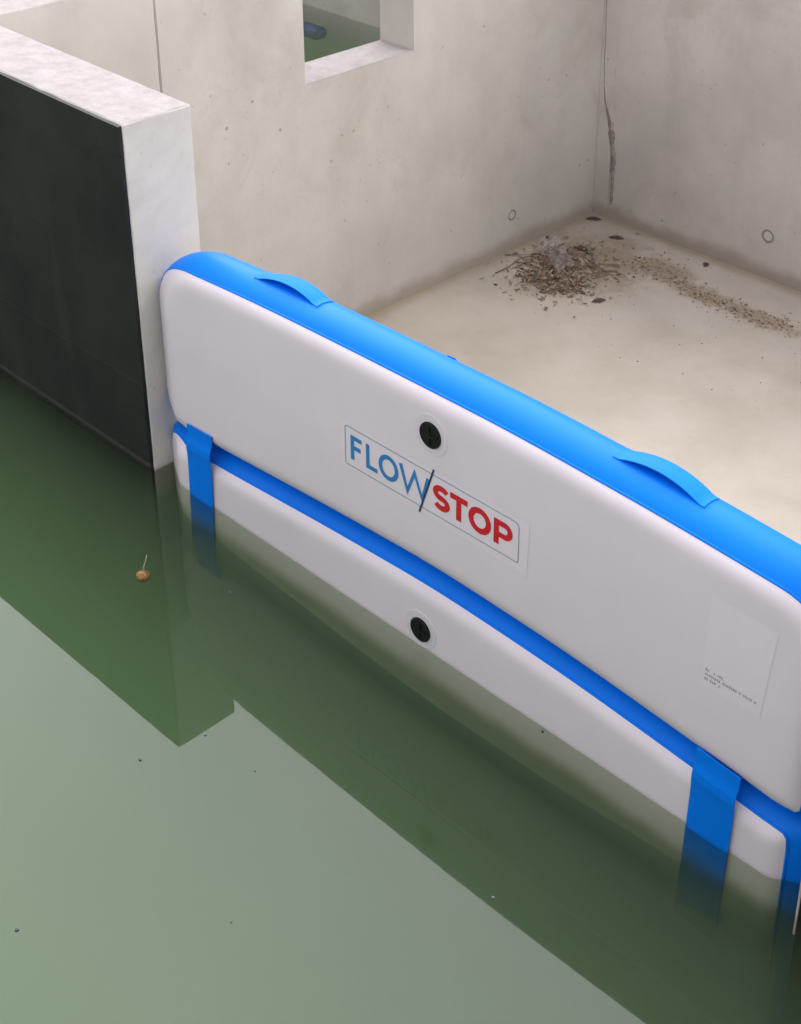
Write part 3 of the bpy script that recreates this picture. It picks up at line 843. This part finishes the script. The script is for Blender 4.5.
for k in range(130):
    x, y = r.uniform(-1.1, 1.0), r.uniform(2.6, 3.74); L = r.uniform(.004, .012)
    flake(bm, x, y, ZF+.003, L, L*.5, r.choice((0, 1, 1, 2)), r)
tag(obj('crumb_trail', bm, [M['leaf_dark'], M['leaf_mid'], M['leaf_pale']]), 'trail of brown crumbs and grit across the dry floor', 'litter', kind='stuff')
def leaf(x, y, L, Wd, rot, label, mat='leaf_dark'):
    bm = bmesh.new(); n = 8; up_, dn = [], []
    for i in range(n+1):
        f = i/n; w_ = Wd/2*math.sin(f*math.pi)**.7+.0006; xx = (f-.5)*L; zz = .006*math.sin(f*math.pi)+.002
        up_.append(bm.verts.new((xx, w_, zz+.004))); dn.append(bm.verts.new((xx, -w_, zz+.003)))
    md = [bm.verts.new(((i/n-.5)*L, 0, .006*math.sin(i/n*math.pi)+.001)) for i in range(n+1)]
    for i in range(n): bm.faces.new([md[i], md[i+1], up_[i+1], up_[i]]); bm.faces.new([dn[i], dn[i+1], md[i+1], md[i]])
    o = obj('dry_leaf', bm, M[mat], loc=(x, y, ZF+.001), smooth=True); o.rotation_euler.z = rot
    tag(o, label, 'leaf', 'dark leaves on the dry floor')
leaf(-1.125, 3.70, .085, .032, .6, 'dark curled leaf lying right in the corner where two walls meet')
leaf(-.883, 3.60, .085, .030, .55, 'dark leaf lying a hand from the corner, in front of the leak stain')
leaf(-.93, 3.36, .08, .04, .4, 'dark leaf at the far edge of the litter heap')
leaf(-.49, 2.97, .075, .03, 1.1, 'dark leaf at the near right edge of the litter heap, towards the trail')
leaf(-.35, 3.68, .045, .028, 1.9, 'small dark leaf alone near the foot of the back wall')
leaf(-.62, 2.72, .035, .016, 2.2, 'small brown leaf alone on bare floor nearer the barrier', 'leaf_mid')
for pts_, rad, lab in (([(-1.06, 2.83, ZF+.004), (-1.05, 2.92, ZF+.012), (-1.06, 3.01, ZF+.022), (-1.02, 3.12, ZF+.03)], .0035, 'grey twig sticking out of the litter heap towards the window wall'),
                       ([(-1.17, 3.02, ZF+.004), (-1.10, 3.06, ZF+.014), (-1.04, 3.13, ZF+.016)], .003, 'short twig leaning between litter heap and window wall'),
                       ([(-.86, 3.35, ZF+.02), (-.74, 3.25, ZF+.012), (-.68, 3.14, ZF+.006)], .003, 'thin pale twig on the far side of the litter heap')):
    bm = bmesh.new(); tube_pts(bm, pts_, rad, taper=.5); tag(obj('twig', bm, M['twig'], smooth=True), lab, 'twig', 'twigs in the litter')
# crumpled film
bm = bmesh.new(); n = 12; g = []
for i in range(n+1):
    row = []
    for j in range(7):
        u, v = i/n, j/6
        x = -1.05+.27*u+r.uniform(-.008, .008); y = 3.20-.14*u+(v-.5)*.13+r.uniform(-.012, .012)
        row.append(bm.verts.new((x, y, ZF+.035+.055*abs(math.sin(u*9+v*4))*(1-.5*u)+r.uniform(0, .010))))
    g.append(row)
for a, b in zip(g, g[1:]):
    for j in range(6): bm.faces.new([a[j], b[j], b[j+1], a[j+1]])
tag(obj('plastic_film', bm, M['film']), 'crumpled piece of thin whitish plastic film lying on the leaf litter', 'plastic scrap')
